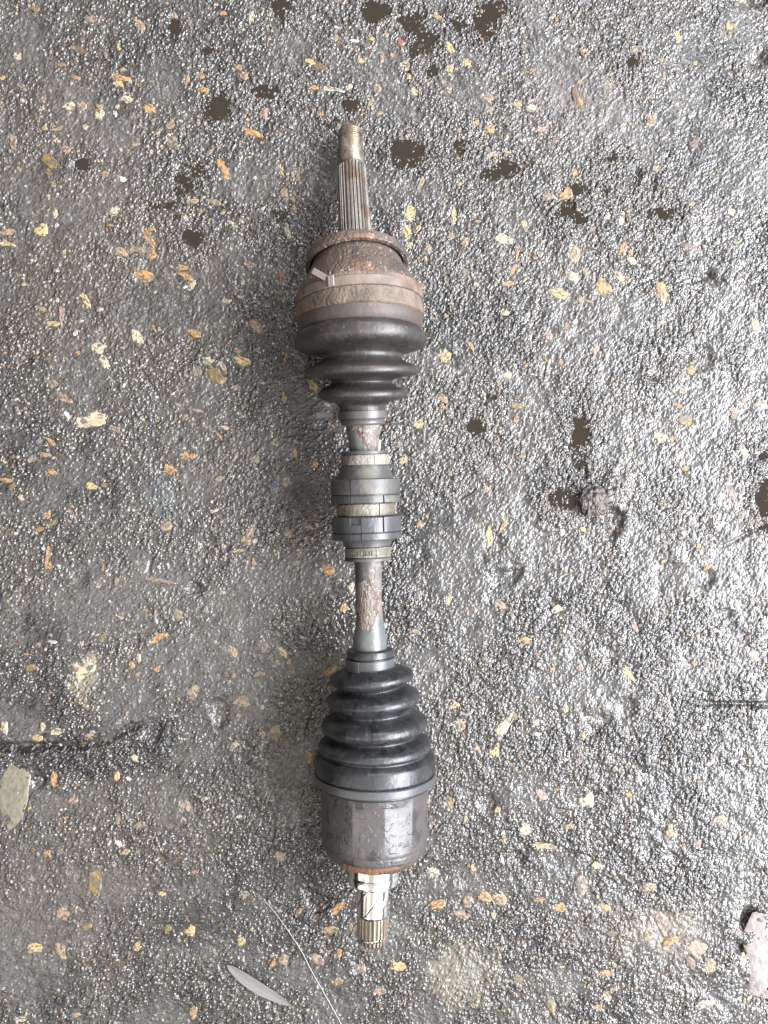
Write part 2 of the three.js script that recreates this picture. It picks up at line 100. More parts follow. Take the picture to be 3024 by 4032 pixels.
// ---------------------------------------------------------------- the floor
const SX = 0.76, SZ = 1.0, TW = 2048, TH = 2048;      // the detailed sheet and its textures: about 0.4 mm a pixel
const heightFine = new Float32Array(TW * TH), colorData = new Uint8Array(TW * TH * 4), roughData = new Uint8Array(TW * TH * 4), bumpData = new Uint8Array(TW * TH * 4);
const sampleGrid = (x, z) => [(x / SX + 0.5) * TW, (z / SZ + 0.5) * TH];
const mask = (n) => new Float32Array(n * n * 1);
const MW = 512, MH = 672;                              // coarse masks, about 1.5 mm
const stoneMask = new Float32Array(MW * MH), dip = new Float32Array(MW * MH), wetMask = new Float32Array(MW * MH);
function paint(arr, px, py, reach, fn) {               // fn(dx, dz in metres, old) over the coarse mask round a photo pixel
  const cx = (px - 1512) * G, cz = (py - 2016) * G;
  const i0 = Math.max(0, Math.floor(((cx - reach) / SX + 0.5) * MW)), i1 = Math.min(MW - 1, Math.ceil(((cx + reach) / SX + 0.5) * MW));
  const j0 = Math.max(0, Math.floor(((cz - reach) / SZ + 0.5) * MH)), j1 = Math.min(MH - 1, Math.ceil(((cz + reach) / SZ + 0.5) * MH));
  for (let j = j0; j <= j1; j++) for (let i = i0; i <= i1; i++) { const x = ((i + 0.5) / MW - 0.5) * SX, z = ((j + 0.5) / MH - 0.5) * SZ; arr[j * MW + i] = fn(x - cx, z - cz, arr[j * MW + i], x, z); }
}
const at = (arr, x, z) => { const u = clamp((x / SX + 0.5) * MW - 0.5, 0, MW - 1.001), v = clamp((z / SZ + 0.5) * MH - 0.5, 0, MH - 1.001), i = u | 0, j = v | 0, fx = u - i, fy = v - j, n = j * MW + i; return mix(mix(arr[n], arr[n + 1], fx), mix(arr[n + MW], arr[n + MW + 1], fx), fy); };
for (const s of stones) {
  const ca = Math.cos(s.a), sa = Math.sin(s.a), a = s.l * G / 2, b = s.w * G / 2;
  paint(stoneMask, s.px, s.py, a * 1.3, (dx, dz, o) => { const u = (dx * ca + dz * sa) / a, v = (-dx * sa + dz * ca) / b, q = Math.hypot(u, v); return Math.max(o, 1 - sstep(0.7, 1.05, q)); });
}
const wob = (x, z, s) => fbm(x / SX + 0.5, z / SZ + 0.5, 64, 84, s, 3);
for (const [px, py, a, b] of puddles) {
  const A = a * G, B = b * G;
  paint(dip, px, py, Math.max(A, B) * 1.5, (dx, dz, o, x, z) => { const q = Math.hypot(dx / A, dz / B) + (wob(x, z, 71) - 0.5) * 2.4; return Math.max(o, 1.3 * (1 - sstep(0.2, 1.25, q))); });
  paint(wetMask, px, py, Math.max(A, B) * 2.4 + 0.012, (dx, dz, o, x, z) => { const q = Math.hypot(dx / (A + 0.009), dz / (B + 0.009)) + (wob(x, z, 75) - 0.5) * 1.1; return Math.max(o, 1 - sstep(0.8, 1.6, q)); });
}
for (const [px, py, r, d] of pits) { const R = r * G; paint(dip, px, py, R * 1.6, (dx, dz, o, x, z) => { const q = Math.hypot(dx, dz) / R + (wob(x, z, 73) - 0.5) * 1.6; return o + d * (1 - sstep(0.2, 1.1, q)); }); }
for (const c of cracks) for (let n = 0; n + 1 < c.length; n++) {
  const [x0, y0, w0, d0] = c[n], [x1, y1, w1, d1] = c[n + 1], L = Math.hypot(x1 - x0, y1 - y0), steps = Math.ceil(L / 6);
  for (let k = 0; k < steps; k++) { const t = k / steps, jx = (hash2(k, n, 5) - 0.5) * 6, jy = (hash2(k, n, 6) - 0.5) * 6, R = mix(w0, w1, t) * G * 1.4; paint(dip, mix(x0, x1, t) + jx, mix(y0, y1, t) + jy, R * 1.4, (dx, dz, o) => Math.max(o, mix(d0, d1, t) * 0.8 * (1 - sstep(0.3, 1.2, Math.hypot(dx, dz) / R)))); }
}
// mound beside the soil clump, on the right
paint(dip, 2440, 1940, 0.035, (dx, dz, o, x, z) => o - 3.2 * (1 - sstep(0.2, 1, Math.hypot(dx, dz) / 0.026 + (wob(x, z, 77) - 0.5))));

// stains of other matter in the surface: [x, y, half width, half height, colour, share]
const stains = [[1830, 3830, 150, 130, [0.2, 0.185, 0.14], 0.75], [2640, 3660, 160, 130, [0.24, 0.20, 0.15], 0.6], [640, 1950, 60, 90, [0.10, 0.115, 0.115], 0.8], [400, 1100, 480, 420, [0.095, 0.075, 0.06], 0.7], [300, 600, 380, 360, [0.10, 0.085, 0.075], 0.6], [900, 1800, 240, 180, [0.07, 0.06, 0.05], 0.6], [1080, 1950, 180, 160, [0.04, 0.042, 0.038], 0.7], [200, 3500, 420, 300, [0.10, 0.085, 0.075], 0.5], [600, 1200, 260, 110, [0.04, 0.042, 0.04], 0.6], [620, 3300, 380, 260, [0.085, 0.072, 0.06], 0.5], [330, 2690, 70, 110, [0.3, 0.27, 0.2], 0.8], [2250, 420, 260, 200, [0.11, 0.095, 0.085], 0.5], [300, 2985, 380, 75, [0.012, 0.012, 0.013], 0.9], [560, 2900, 160, 60, [0.014, 0.014, 0.015], 0.8], [1150, 1150, 200, 120, [0.05, 0.055, 0.045], 0.6], [2350, 3650, 220, 150, [0.14, 0.12, 0.1], 0.5]];
const dry = new Float32Array(MW * MH);
for (const s of stains) s[4] = s[4].map(x => x * 0.6);
for (const [px, py, a, b, c, k] of stains) paint(dry, px, py, Math.max(a, b) * G * 1.4, (dx, dz, o, x, z) => Math.max(o, k * (1 - sstep(0.5, 1.1, Math.hypot(dx / (a * G), dz / (b * G)) + (wob(x, z, 91) - 0.5) * 0.9))));
{
  // packed sand grains: a jittered lattice of about 1.9 mm cells, each grain with its own height and tint
  const NX = 400, NY = 526;
  const gx = new Float32Array(NX * NY), gy = new Float32Array(NX * NY), gh = new Float32Array(NX * NY), gt = new Float32Array(NX * NY), gk = new Float32Array(NX * NY);
  for (let n = 0; n < NX * NY; n++) { gx[n] = 0.05 + 0.9 * rnd(); gy[n] = 0.05 + 0.9 * rnd(); gh[n] = rnd(); gt[n] = rnd(); gk[n] = rnd(); }
  for (let j = 0, n = 0; j < TH; j++) {
    const v = (j + 0.5) / TH;
    for (let i = 0; i < TW; i++, n++) {
      const u = (i + 0.5) / TW, x = (u - 0.5) * SX, z = (v - 0.5) * SZ;
      const warp = vnoise(u * 260, v * 340, 260, 340, 3) - 0.5, warp2 = vnoise(u * 260, v * 340, 260, 340, 4) - 0.5;
      const a = u * NX + warp * 0.9, b = v * NY + warp2 * 0.9, ai = Math.floor(a), bi = Math.floor(b);
      let f1 = 9, f2 = 9, id = 0;
      for (let q = -1; q <= 1; q++) for (let p = -1; p <= 1; p++) {
        const cx = ((ai + p) % NX + NX) % NX, cy = ((bi + q) % NY + NY) % NY, m = cy * NX + cx;
        const dx = ai + p + gx[m] - a, dy = bi + q + gy[m] - b, d = dx * dx + dy * dy - 0.35 * gh[m] * gh[m];
        if (d < f1) { f2 = f1; f1 = d; id = m; } else if (d < f2) f2 = d;
      }
      const edge = clamp((Math.sqrt(Math.max(f2 + 0.35, 0)) - Math.sqrt(Math.max(f1 + 0.35, 0))) * 1.9);
      const micro = vnoise(u * 900, v * 1180, 900, 1180, 21), coarse = fbm(u, v, 40, 52, 31, 3), patch = fbm(u, v, 7, 9, 41, 4), worn0 = sstep(0.3, 0.66, fbm(u, v, 22, 29, 61, 5)), worn = Math.max(worn0, at(wetMask, x, z));
      const st = at(stoneMask, x, z), wet = at(wetMask, x, z), dr = at(dry, x, z);
      const grain = (0.25 + 0.75 * gh[id]) * (1 - (1 - edge) * (1 - edge)) * mix(0.6, 1.2, worn) * (1 + 0.35 * at(wetMask, x, z));
      const hgt = grain * (1 - 0.5 * st) + 0.2 * micro;
      heightFine[n] = hgt;
      bumpData[n * 4] = bumpData[n * 4 + 1] = bumpData[n * 4 + 2] = Math.round(255 * clamp(hgt / 1.25)); bumpData[n * 4 + 3] = 255;
      // colour of the matter: cement paste, sand grains, oil, clay
      let c = mix3([0.025, 0.0238, 0.0222], [0.046, 0.0415, 0.036], sstep(0.35, 0.65, 0.5 * patch + 0.5 * coarse));
      c = mix3(c, [0.062, 0.060, 0.056], 0.6 * (1 - worn));
      c = mix3(c, [0.013, 0.013, 0.013], 0.8 * sstep(0.55, 0.72, fbm(u, v, 13, 17, 51, 4)));
      const t = gt[id], kk = gk[id], big = edge;
      let gcol = null, share = 0;
      if (kk > 0.955) { gcol = [0.22, 0.18, 0.13]; share = 0.85; } else if (kk > 0.92) { gcol = [0.15, 0.095, 0.05]; share = 0.8; } else if (kk > 0.90) { gcol = [0.26, 0.25, 0.23]; share = 0.85; } else if (kk > 0.7) { gcol = [0.085, 0.075, 0.066]; share = 0.7; } else if (kk < 0.12) { gcol = [0.025, 0.025, 0.026]; share = 0.7; } else { gcol = [0.018 + 0.045 * t, 0.0175 + 0.041 * t, 0.017 + 0.034 * t]; share = 0.6; }
      for (const s of stains) { const q = Math.abs((x / G + 1512 - s[0]) / s[2]), w = Math.abs((z / G + 2016 - s[1]) / s[3]); if (q < 1.3 && w < 1.3) { const e = Math.hypot(q, w) + (coarse - 0.5) * 1.3 + (t - 0.5) * 0.5; const f = s[5] * (1 - sstep(0.6, 1.1, e)); if (f > 0) c = mix3(c, s[4], f); } }
      c = mix3(c, gcol, share * mix(0.55, 1, worn) * sstep(0.1, 0.6, big));
      const m2 = 0.8 + 0.4 * micro;
      colorData[n * 4] = toS(c[0] * m2); colorData[n * 4 + 1] = toS(c[1] * m2); colorData[n * 4 + 2] = toS(c[2] * m2); colorData[n * 4 + 3] = 255;
      let r = mix(0.32, 0.15, worn) + 0.14 * (patch - 0.5) + 0.14 * (micro - 0.5) + 0.12 * (t - 0.5) + 0.22 * dr; r = mix(r, 0.11, 0.85 * wet);
      roughData[n * 4] = roughData[n * 4 + 1] = roughData[n * 4 + 2] = Math.round(255 * clamp(r, 0.08, 1)); roughData[n * 4 + 3] = 255;
    }
  }
}
const fine = (x, z) => { let u = (x / SX + 0.5) * TW - 0.5, v = (z / SZ + 0.5) * TH - 0.5; u = ((u % TW) + TW) % TW; v = ((v % TH) + TH) % TH; const i = u | 0, j = v | 0, fx = u - i, fy = v - j, i1 = (i + 1) % TW, j1 = (j + 1) % TH; return mix(mix(heightFine[j * TW + i], heightFine[j * TW + i1], fx), mix(heightFine[j1 * TW + i], heightFine[j1 * TW + i1], fx), fy); };
const lowRelief = (x, z) => { const u = x / SX + 0.5, v = z / SZ + 0.5; return 1.1 * (fbm(u, v, 12, 16, 101, 2) - 0.5); };
const midRelief = (x, z) => { const u = x / SX + 0.5, v = z / SZ + 0.5; return 2.6 * (fbm(u, v, 70, 92, 111, 3) - 0.5); };
const inside = (x, z) => Math.abs(x) < SX / 2 && Math.abs(z) < SZ / 2;
function floorY(x, z) {                                 // metres; the mean level is 0
  const s = inside(x, z) ? at(stoneMask, x, z) : 0, d = inside(x, z) ? at(dip, x, z) : 0;
  return (lowRelief(x, z) + midRelief(x, z) * (1 - 0.6 * s) + 1.15 * (fine(x, z) - 0.45) - 0.2 * s - d - 0.6) / 1000;
}
const floorMat = new THREE.MeshPhysicalMaterial({ color: 0xffffff, map: dataTex(colorData, TW, TH, true), roughnessMap: dataTex(roughData, TW, TH, false), roughness: 1, bumpMap: dataTex(bumpData, TW, TH, false), bumpScale: 0.0007 });
floorMat.name = 'wet_concrete';
{
  const nx = 760, nz = 1000, pos = [], uv = [], idx = [];
  const P = new Float32Array((nx + 1) * (nz + 1) * 3), U = new Float32Array((nx + 1) * (nz + 1) * 2);
  for (let j = 0, n = 0; j <= nz; j++) for (let i = 0; i <= nx; i++, n++) { const x = (i / nx - 0.5) * SX, z = (j / nz - 0.5) * SZ; P[n * 3] = x; P[n * 3 + 1] = floorY(x, z); P[n * 3 + 2] = z; U[n * 2] = i / nx; U[n * 2 + 1] = j / nz; }
  const I = new Uint32Array(nx * nz * 6);
  for (let j = 0, n = 0; j < nz; j++) for (let i = 0; i < nx; i++) { const a = j * (nx + 1) + i, b = a + 1, c = a + nx + 1, d = c + 1; I[n++] = a; I[n++] = c; I[n++] = b; I[n++] = b; I[n++] = c; I[n++] = d; }
  const g = new THREE.BufferGeometry(); g.setAttribute('position', new THREE.BufferAttribute(P, 3)); g.setAttribute('uv', new THREE.BufferAttribute(U, 2)); g.setIndex(new THREE.BufferAttribute(I, 1)); g.computeVertexNormals();
  // the plain floor goes on round the detailed part
  const ring = []; const R = 2.6, hx = SX / 2, hz = SZ / 2;
  for (const [x0, x1, z0, z1] of [[-R, -hx, -R, R], [hx, R, -R, R], [-hx, hx, -R, -hz], [-hx, hx, hz, R]]) {
    const q = new THREE.PlaneGeometry(x1 - x0, z1 - z0, 60, 60); q.rotateX(-Math.PI / 2); q.translate((x0 + x1) / 2, 0, (z0 + z1) / 2);
    const p = q.attributes.position, w = q.attributes.uv; for (let n = 0; n < p.count; n++) { const x = p.getX(n), z = p.getZ(n); p.setY(n, (lowRelief(x, z) - 0.7) / 1000); w.setXY(n, x / SX + 0.5, z / SZ + 0.5); }
    q.computeVertexNormals(); ring.push(q);
  }
  var floor = mesh('concrete_floor', mergeGeometries([g, ...ring]), floorMat);
  floor.userData = { kind: 'structure', label: 'dark wet concrete floor with sand grains and worn stones showing', category: 'floor' };
}

// ---------------------------------------------------------------- stones set in the concrete
function stoneGeometry(seed, n = 11, dome = 0.5) {     // a worn, irregular flat-topped stone: unit footprint, height in mm of 1
  const pos = [0, dome, 0], idx = [];
  const rings = [[0.6, dome * 0.98], [0.95, dome * 0.7], [1.05, -1.0]];
  rings.forEach(([r, y], k) => { for (let i = 0; i < n; i++) { const a = i / n * 2 * Math.PI, w = 1 + (k ? 1 : 0.6) * 0.55 * (hash2(i, seed, 9) - 0.5) + 0.16 * Math.sin(2 * a + seed); pos.push(0.5 * r * w * Math.cos(a), y + (k < 2 ? (hash2(i, seed + k * 7, 10) - 0.5) * 0.35 : 0), 0.5 * r * w * Math.sin(a)); } });
  for (let i = 0; i < n; i++) { const j = (i + 1) % n; idx.push(0, 1 + j, 1 + i); for (let k = 0; k < 2; k++) { const a = 1 + k * n + i, b = 1 + k * n + j, c = a + n, d = b + n; idx.push(a, b, c, b, d, c); } }
  const g = new THREE.BufferGeometry(); g.setAttribute('position', new THREE.Float32BufferAttribute(pos, 3)); g.setIndex(idx);
  const uv = []; for (let i = 0; i < pos.length; i += 3) uv.push(pos[i] + 0.37 * seed, pos[i + 2] + 0.21 * seed); g.setAttribute('uv', new THREE.Float32BufferAttribute(uv, 2));
  g.computeVertexNormals(); return g;
}
const stoneVariants = []; for (let k = 0; k < 16; k++) stoneVariants.push(stoneGeometry(k + 1, 9 + k % 4));
const stoneBump = greyTex(256, 256, (u, v) => fbm(u, v, 8, 8, 201, 5));
for (const k in TONES) TONES[k] = TONES[k].map(x => x * (k === 'o' || k === 'y' ? 0.66 : 0.56));
const stoneMats = {};
for (const key in TONES) {
  const base = TONES[key]; stoneMats[key] = [];
  for (let v = 0; v < 2; v++) {
    const map = colorTex(128, 128, (a, b) => { const bigOne = key === 'v' || key === 'q', fq = bigOne ? 14 : 6; const n1 = fbm(a, b, 4, 4, 211 + v * 13 + key.charCodeAt(0), 4), n2 = vnoise(a * 32, b * 32, 32, 32, 221 + v); let c = base.map(x => x * (0.65 + 0.7 * n1) * (0.85 + 0.3 * n2)); c = mix3(c, [0.055, 0.05, 0.044], (bigOne ? 0.45 : 0.9) * sstep(0.48, 0.6, fbm(a, b, fq, fq, 231 + v * 7 + key.charCodeAt(0), 4))); return c; });
    const m = new THREE.MeshPhysicalMaterial({ map, roughness: v ? 0.38 : 0.5, bumpMap: stoneBump, bumpScale: 0.0006 }); m.name = 'worn_stone'; stoneMats[key].push(m);
  }
}
const STONE_PARTS = 300, restGeo = {};
function stonePlace(s, n, o) { const p = place(s.px, s.py, 0); let y = -9; for (const [a, b] of [[0, 0], [0.3, 0], [-0.3, 0], [0, 0.3], [0, -0.3]]) y = Math.max(y, (lowRelief(p.x + a * s.w * G, p.z + b * s.w * G)) / 1000); o.position.set(p.x, y - 0.00092, p.z); o.rotation.y = -s.a; o.scale.set(s.l * G * 1.1, 0.001 * (0.75 + 0.5 * hash2(n, 3, 7)), s.w * G * 1.1); }
stones.forEach((s, n) => {
  const g = stoneVariants[n % 16], m = stoneMats[s.tone][n % 2];
  if (n < STONE_PARTS) { const o = mesh(n ? `stone_${String(n).padStart(3, '0')}` : 'stone', g, m, floor); stonePlace(s, n, o); }
  else { const o = new THREE.Object3D(); stonePlace(s, n, o); o.updateMatrix(); (restGeo[s.tone] ??= []).push(g.clone().applyMatrix4(o.matrix)); }
});
for (let n = 0; n < 1700; n++) {                       // the small ones between them
  const s = { px: -150 + 3330 * rnd(), py: -150 + 4330 * rnd(), l: 9 + 20 * Math.pow(rnd(), 2), a: Math.PI * rnd(), tone: 'ttccpoyddsbw'[Math.floor(12 * rnd())] }; s.w = s.l * (0.5 + 0.45 * rnd());
  if (fbm((s.px + 200) / 3400, (s.py + 200) / 4400, 18, 24, 251, 3) < 0.44 + 0.16 * rnd()) continue;
  const o = new THREE.Object3D(); stonePlace(s, n, o); o.position.y += 0.0001; o.updateMatrix(); (restGeo[s.tone] ??= []).push(stoneVariants[n % 16].clone().applyMatrix4(o.matrix));
}
for (const key in restGeo) { const o = mesh('small_stones', mergeGeometries(restGeo[key]), stoneMats[key][0], floor); o.userData.kind = 'stuff'; }

// ---------------------------------------------------------------- puddles
const waterMat = new THREE.MeshPhysicalMaterial({ color: new THREE.Color().setRGB(0.017, 0.0135, 0.0095), roughness: 0.05, ior: 1.33 }); waterMat.name = 'muddy_water';
for (const [px, py, a, b] of puddles) {
  const c = place(px, py), A = a * G * 1.25, B = b * G * 1.25, n = 28, pos = [0, 0, 0], idx = [];
  for (let i = 0; i < n; i++) { const t = i / n * 2 * Math.PI; pos.push(A * Math.cos(t), 0, B * Math.sin(t)); idx.push(0, 1 + (i + 1) % n, 1 + i); }
  const g = new THREE.BufferGeometry(); g.setAttribute('position', new THREE.Float32BufferAttribute(pos, 3)); g.setIndex(idx); g.computeVertexNormals();
  let lo = 9; for (let i = 0; i < 12; i++) { const t = i / 12 * 2 * Math.PI; lo = Math.min(lo, lowRelief(c.x + A * 0.8 * Math.cos(t), c.z + B * 0.8 * Math.sin(t))); }
  const o = mesh('puddle', g, waterMat); o.position.set(c.x, (lo - 0.92) / 1000, c.z);
  o.userData = { kind: 'structure', label: 'shallow puddle of muddy brown water in the concrete', category: 'puddle', group: 'puddles in the hollows of the floor' };
}

// ---------------------------------------------------------------- the drive shaft
// centre line: [photo y, photo x, height of the axis in metres]
const axisPts = [[470, 1377, 0.0100], [505, 1378, 0.0112], [665, 1385, 0.0205], [900, 1398, 0.0345], [1040, 1405, 0.0420], [1130, 1411, 0.0458], [1230, 1417, 0.0472], [1340, 1421, 0.0474], [1460, 1425, 0.0470], [1600, 1427, 0.0468], [1780, 1435, 0.0466], [2000, 1441, 0.0463], [2200, 1448, 0.0460], [2400, 1454, 0.0456], [2600, 1459, 0.0452], [2750, 1470, 0.0448], [2900, 1476, 0.0445], [3100, 1477, 0.0442], [3300, 1475, 0.0438], [3480, 1469, 0.0435], [3620, 1466, 0.0433], [3760, 1463, 0.0431]];
const spine = new THREE.CatmullRomCurve3(axisPts.map(([y, x, h]) => place(x, y, h)), false, 'centripetal');
const SPN = 1200, spTab = []; { let s = 0, last = null; for (let i = 0; i <= SPN; i++) { const p = spine.getPoint(i / SPN); if (last) s += p.distanceTo(last); last = p; spTab.push([p.z / (KPX * (CAM_H - p.y)) + 2016, s, i / SPN]); } }
// the soft boot folds lean where it takes up the bend of the joint
const leanPts = [[1335, 0], [1400, 0.06], [1460, 0.14], [1560, 0.15], [1660, 0.12], [1790, 0.06], [2000, 0.02], [2200, 0]];
function leanAt(y) { if (y <= 1335 || y >= 2200) return 0; for (let i = 0; i + 1 < leanPts.length; i++) if (y <= leanPts[i + 1][0]) return mix(leanPts[i][1], leanPts[i + 1][1], (y - leanPts[i][0]) / (leanPts[i + 1][0] - leanPts[i][0])); return 0; }
function onAxis(py) {
  let lo = 0, hi = SPN; while (hi - lo > 1) { const m = (lo + hi) >> 1; if (spTab[m][0] < py) lo = m; else hi = m; }
  const f = (py - spTab[lo][0]) / (spTab[hi][0] - spTab[lo][0]), u = mix(spTab[lo][2], spTab[hi][2], f), s = mix(spTab[lo][1], spTab[hi][1], f);
  const c = spine.getPoint(clamp(u)), T = spine.getTangent(clamp(u)), U = new THREE.Vector3(0, 1, 0); U.addScaledVector(T, -U.dot(T)).normalize();
  const ln = leanAt(py); if (ln) { const U2 = U.clone().multiplyScalar(Math.cos(ln)).addScaledVector(T, Math.sin(ln)); T.multiplyScalar(Math.cos(ln)).addScaledVector(U, -Math.sin(ln)); U.copy(U2); }
  return { c, T, U, R: new THREE.Vector3().crossVectors(U, T), s };
}
// profile: [photo y, radius in mm]; mod(theta, py, r) may change the radius; arc: [from, to] in degrees from the top, clockwise seen from the near end
function sweep(profile, { seg = 128, mod = null, arc = null, crease = 0.6, closed = false } = {}) {
  const P = [], UV = [], I = [], full = !arc, t0 = full ? -Math.PI : arc[0] * Math.PI / 180, t1 = full ? Math.PI : arc[1] * Math.PI / 180, cols = seg + 1, tiles = Math.max(1, Math.round(2 * Math.PI * Math.max(...profile.map(p => p[1])) / 100));
  let vs = onAxis(profile[0][0]).s, ls = vs, lr = profile[0][1] / 1000;
  profile.forEach(([py, r]) => { const f = onAxis(py); vs += Math.hypot(f.s - ls, r / 1000 - lr); ls = f.s; lr = r / 1000; for (let j = 0; j < cols; j++) { const t = mix(t0, t1, j / seg), rr = (mod ? mod(t, py, r) : r) / 1000, q = f.c.clone().addScaledVector(f.R, rr * Math.sin(t)).addScaledVector(f.U, rr * Math.cos(t)); P.push(q.x, q.y, q.z); UV.push(t / (2 * Math.PI) * tiles, vs / 0.1); } });
  const rows = profile.length;
  for (let i = 0; i + 1 < rows; i++) for (let j = 0; j < seg; j++) { const a = i * cols + j, b = a + 1, c = a + cols, d = c + 1; I.push(a, c, b, b, c, d); }
  if (arc) for (const j of [0, seg]) for (let i = 1; i + 1 < rows; i++) { const a = j, b = i * cols + j, c = (i + 1) * cols + j; j ? I.push(a, b, c) : I.push(a, c, b); }
  let g = new THREE.BufferGeometry(); g.setAttribute('position', new THREE.Float32BufferAttribute(P, 3)); g.setAttribute('uv', new THREE.Float32BufferAttribute(UV, 2)); g.setIndex(I);
  return creased(g, crease);
}
function smoothProfile(ctrl, n = 8) {                  // rounded profile through the control points
  const c = new THREE.CatmullRomCurve3(ctrl.map(([y, r]) => new THREE.Vector3(y * 0.183, r, 0)), false, 'centripetal'), out = [];
  for (let i = 0; i <= (ctrl.length - 1) * n; i++) { const p = c.getPoint(i / ((ctrl.length - 1) * n)); out.push([p.x / 0.183, p.y]); } return out;
}
// closed band of a given thickness: outer face with chamfers, ends and inner face
const band = (y0, y1, r, depth = 2, ch = 0.4) => { const c = ch / 0.183; return [[y0, r - depth], [y0, r - ch], [y0 + c, r], [y1 - c, r], [y1, r - ch], [y1, r - depth], [y0, r - depth]]; };
function onSurface(py, deg, r) { const f = onAxis(py), t = deg * Math.PI / 180, n = f.U.clone().multiplyScalar(Math.cos(t)).addScaledVector(f.R, Math.sin(t)), tan = f.R.clone().multiplyScalar(Math.cos(t)).addScaledVector(f.U, -Math.sin(t)); return { p: f.c.clone().addScaledVector(n, r / 1000), n, tan, T: f.T }; }
function boxOn(py, deg, r, w, h, d, round = 0.25, turn = 0) { // w round the shaft, h outwards, d along, mm
  const g = new RoundedBoxGeometry(w / 1000, h / 1000, d / 1000, 2, round / 1000), s = onSurface(py, deg, r); g.rotateY(turn);
  g.applyMatrix4(new THREE.Matrix4().makeBasis(s.tan, s.n, s.T).setPosition(s.p)); return g;
}

// materials
const detail = greyTex(512, 512, (u, v) => 0.6 * fbm(u, v, 40, 40, 301, 4) + 0.4 * fbm(u, v, 9, 9, 311, 3));
const pitted = greyTex(512, 512, (u, v) => { const n = fbm(u, v, 60, 60, 321, 4); return 0.5 * fbm(u, v, 14, 14, 331, 4) + 0.5 * sstep(0.3, 0.6, n); });
const blister = greyTex(512, 512, (u, v) => 0.25 * fbm(u, v, 60, 60, 341, 3) + 0.75 * sstep(0.56, 0.7, fbm(u, v, 26, 26, 351, 3)) * 0.6);
function mat(name, fn, opt) { const m = new THREE.MeshPhysicalMaterial({ map: colorTex(512, 512, (u, v) => fn(u, v)), ...opt }); m.name = name; return m; }
const N = (u, v, p, s, o = 4) => fbm(u, v, p, p, s, o);
const rust = (u, v) => { let c = mix3([0.046, 0.035, 0.029], [0.08, 0.054, 0.04], N(u, v, 6, 401)); c = mix3(c, [0.16, 0.07, 0.032], 0.7 * sstep(0.58, 0.76, N(u, v, 5, 411, 5))); c = mix3(c, [0.03, 0.027, 0.026], 0.7 * sstep(0.58, 0.72, N(u, v, 9, 421))); c = mix3(c, [0.3, 0.26, 0.22], 0.5 * sstep(0.72, 0.8, N(u, v, 40, 431, 3))); const k = 0.75 + 0.5 * N(u, v, 90, 441, 2); return c.map(x => x * k); };
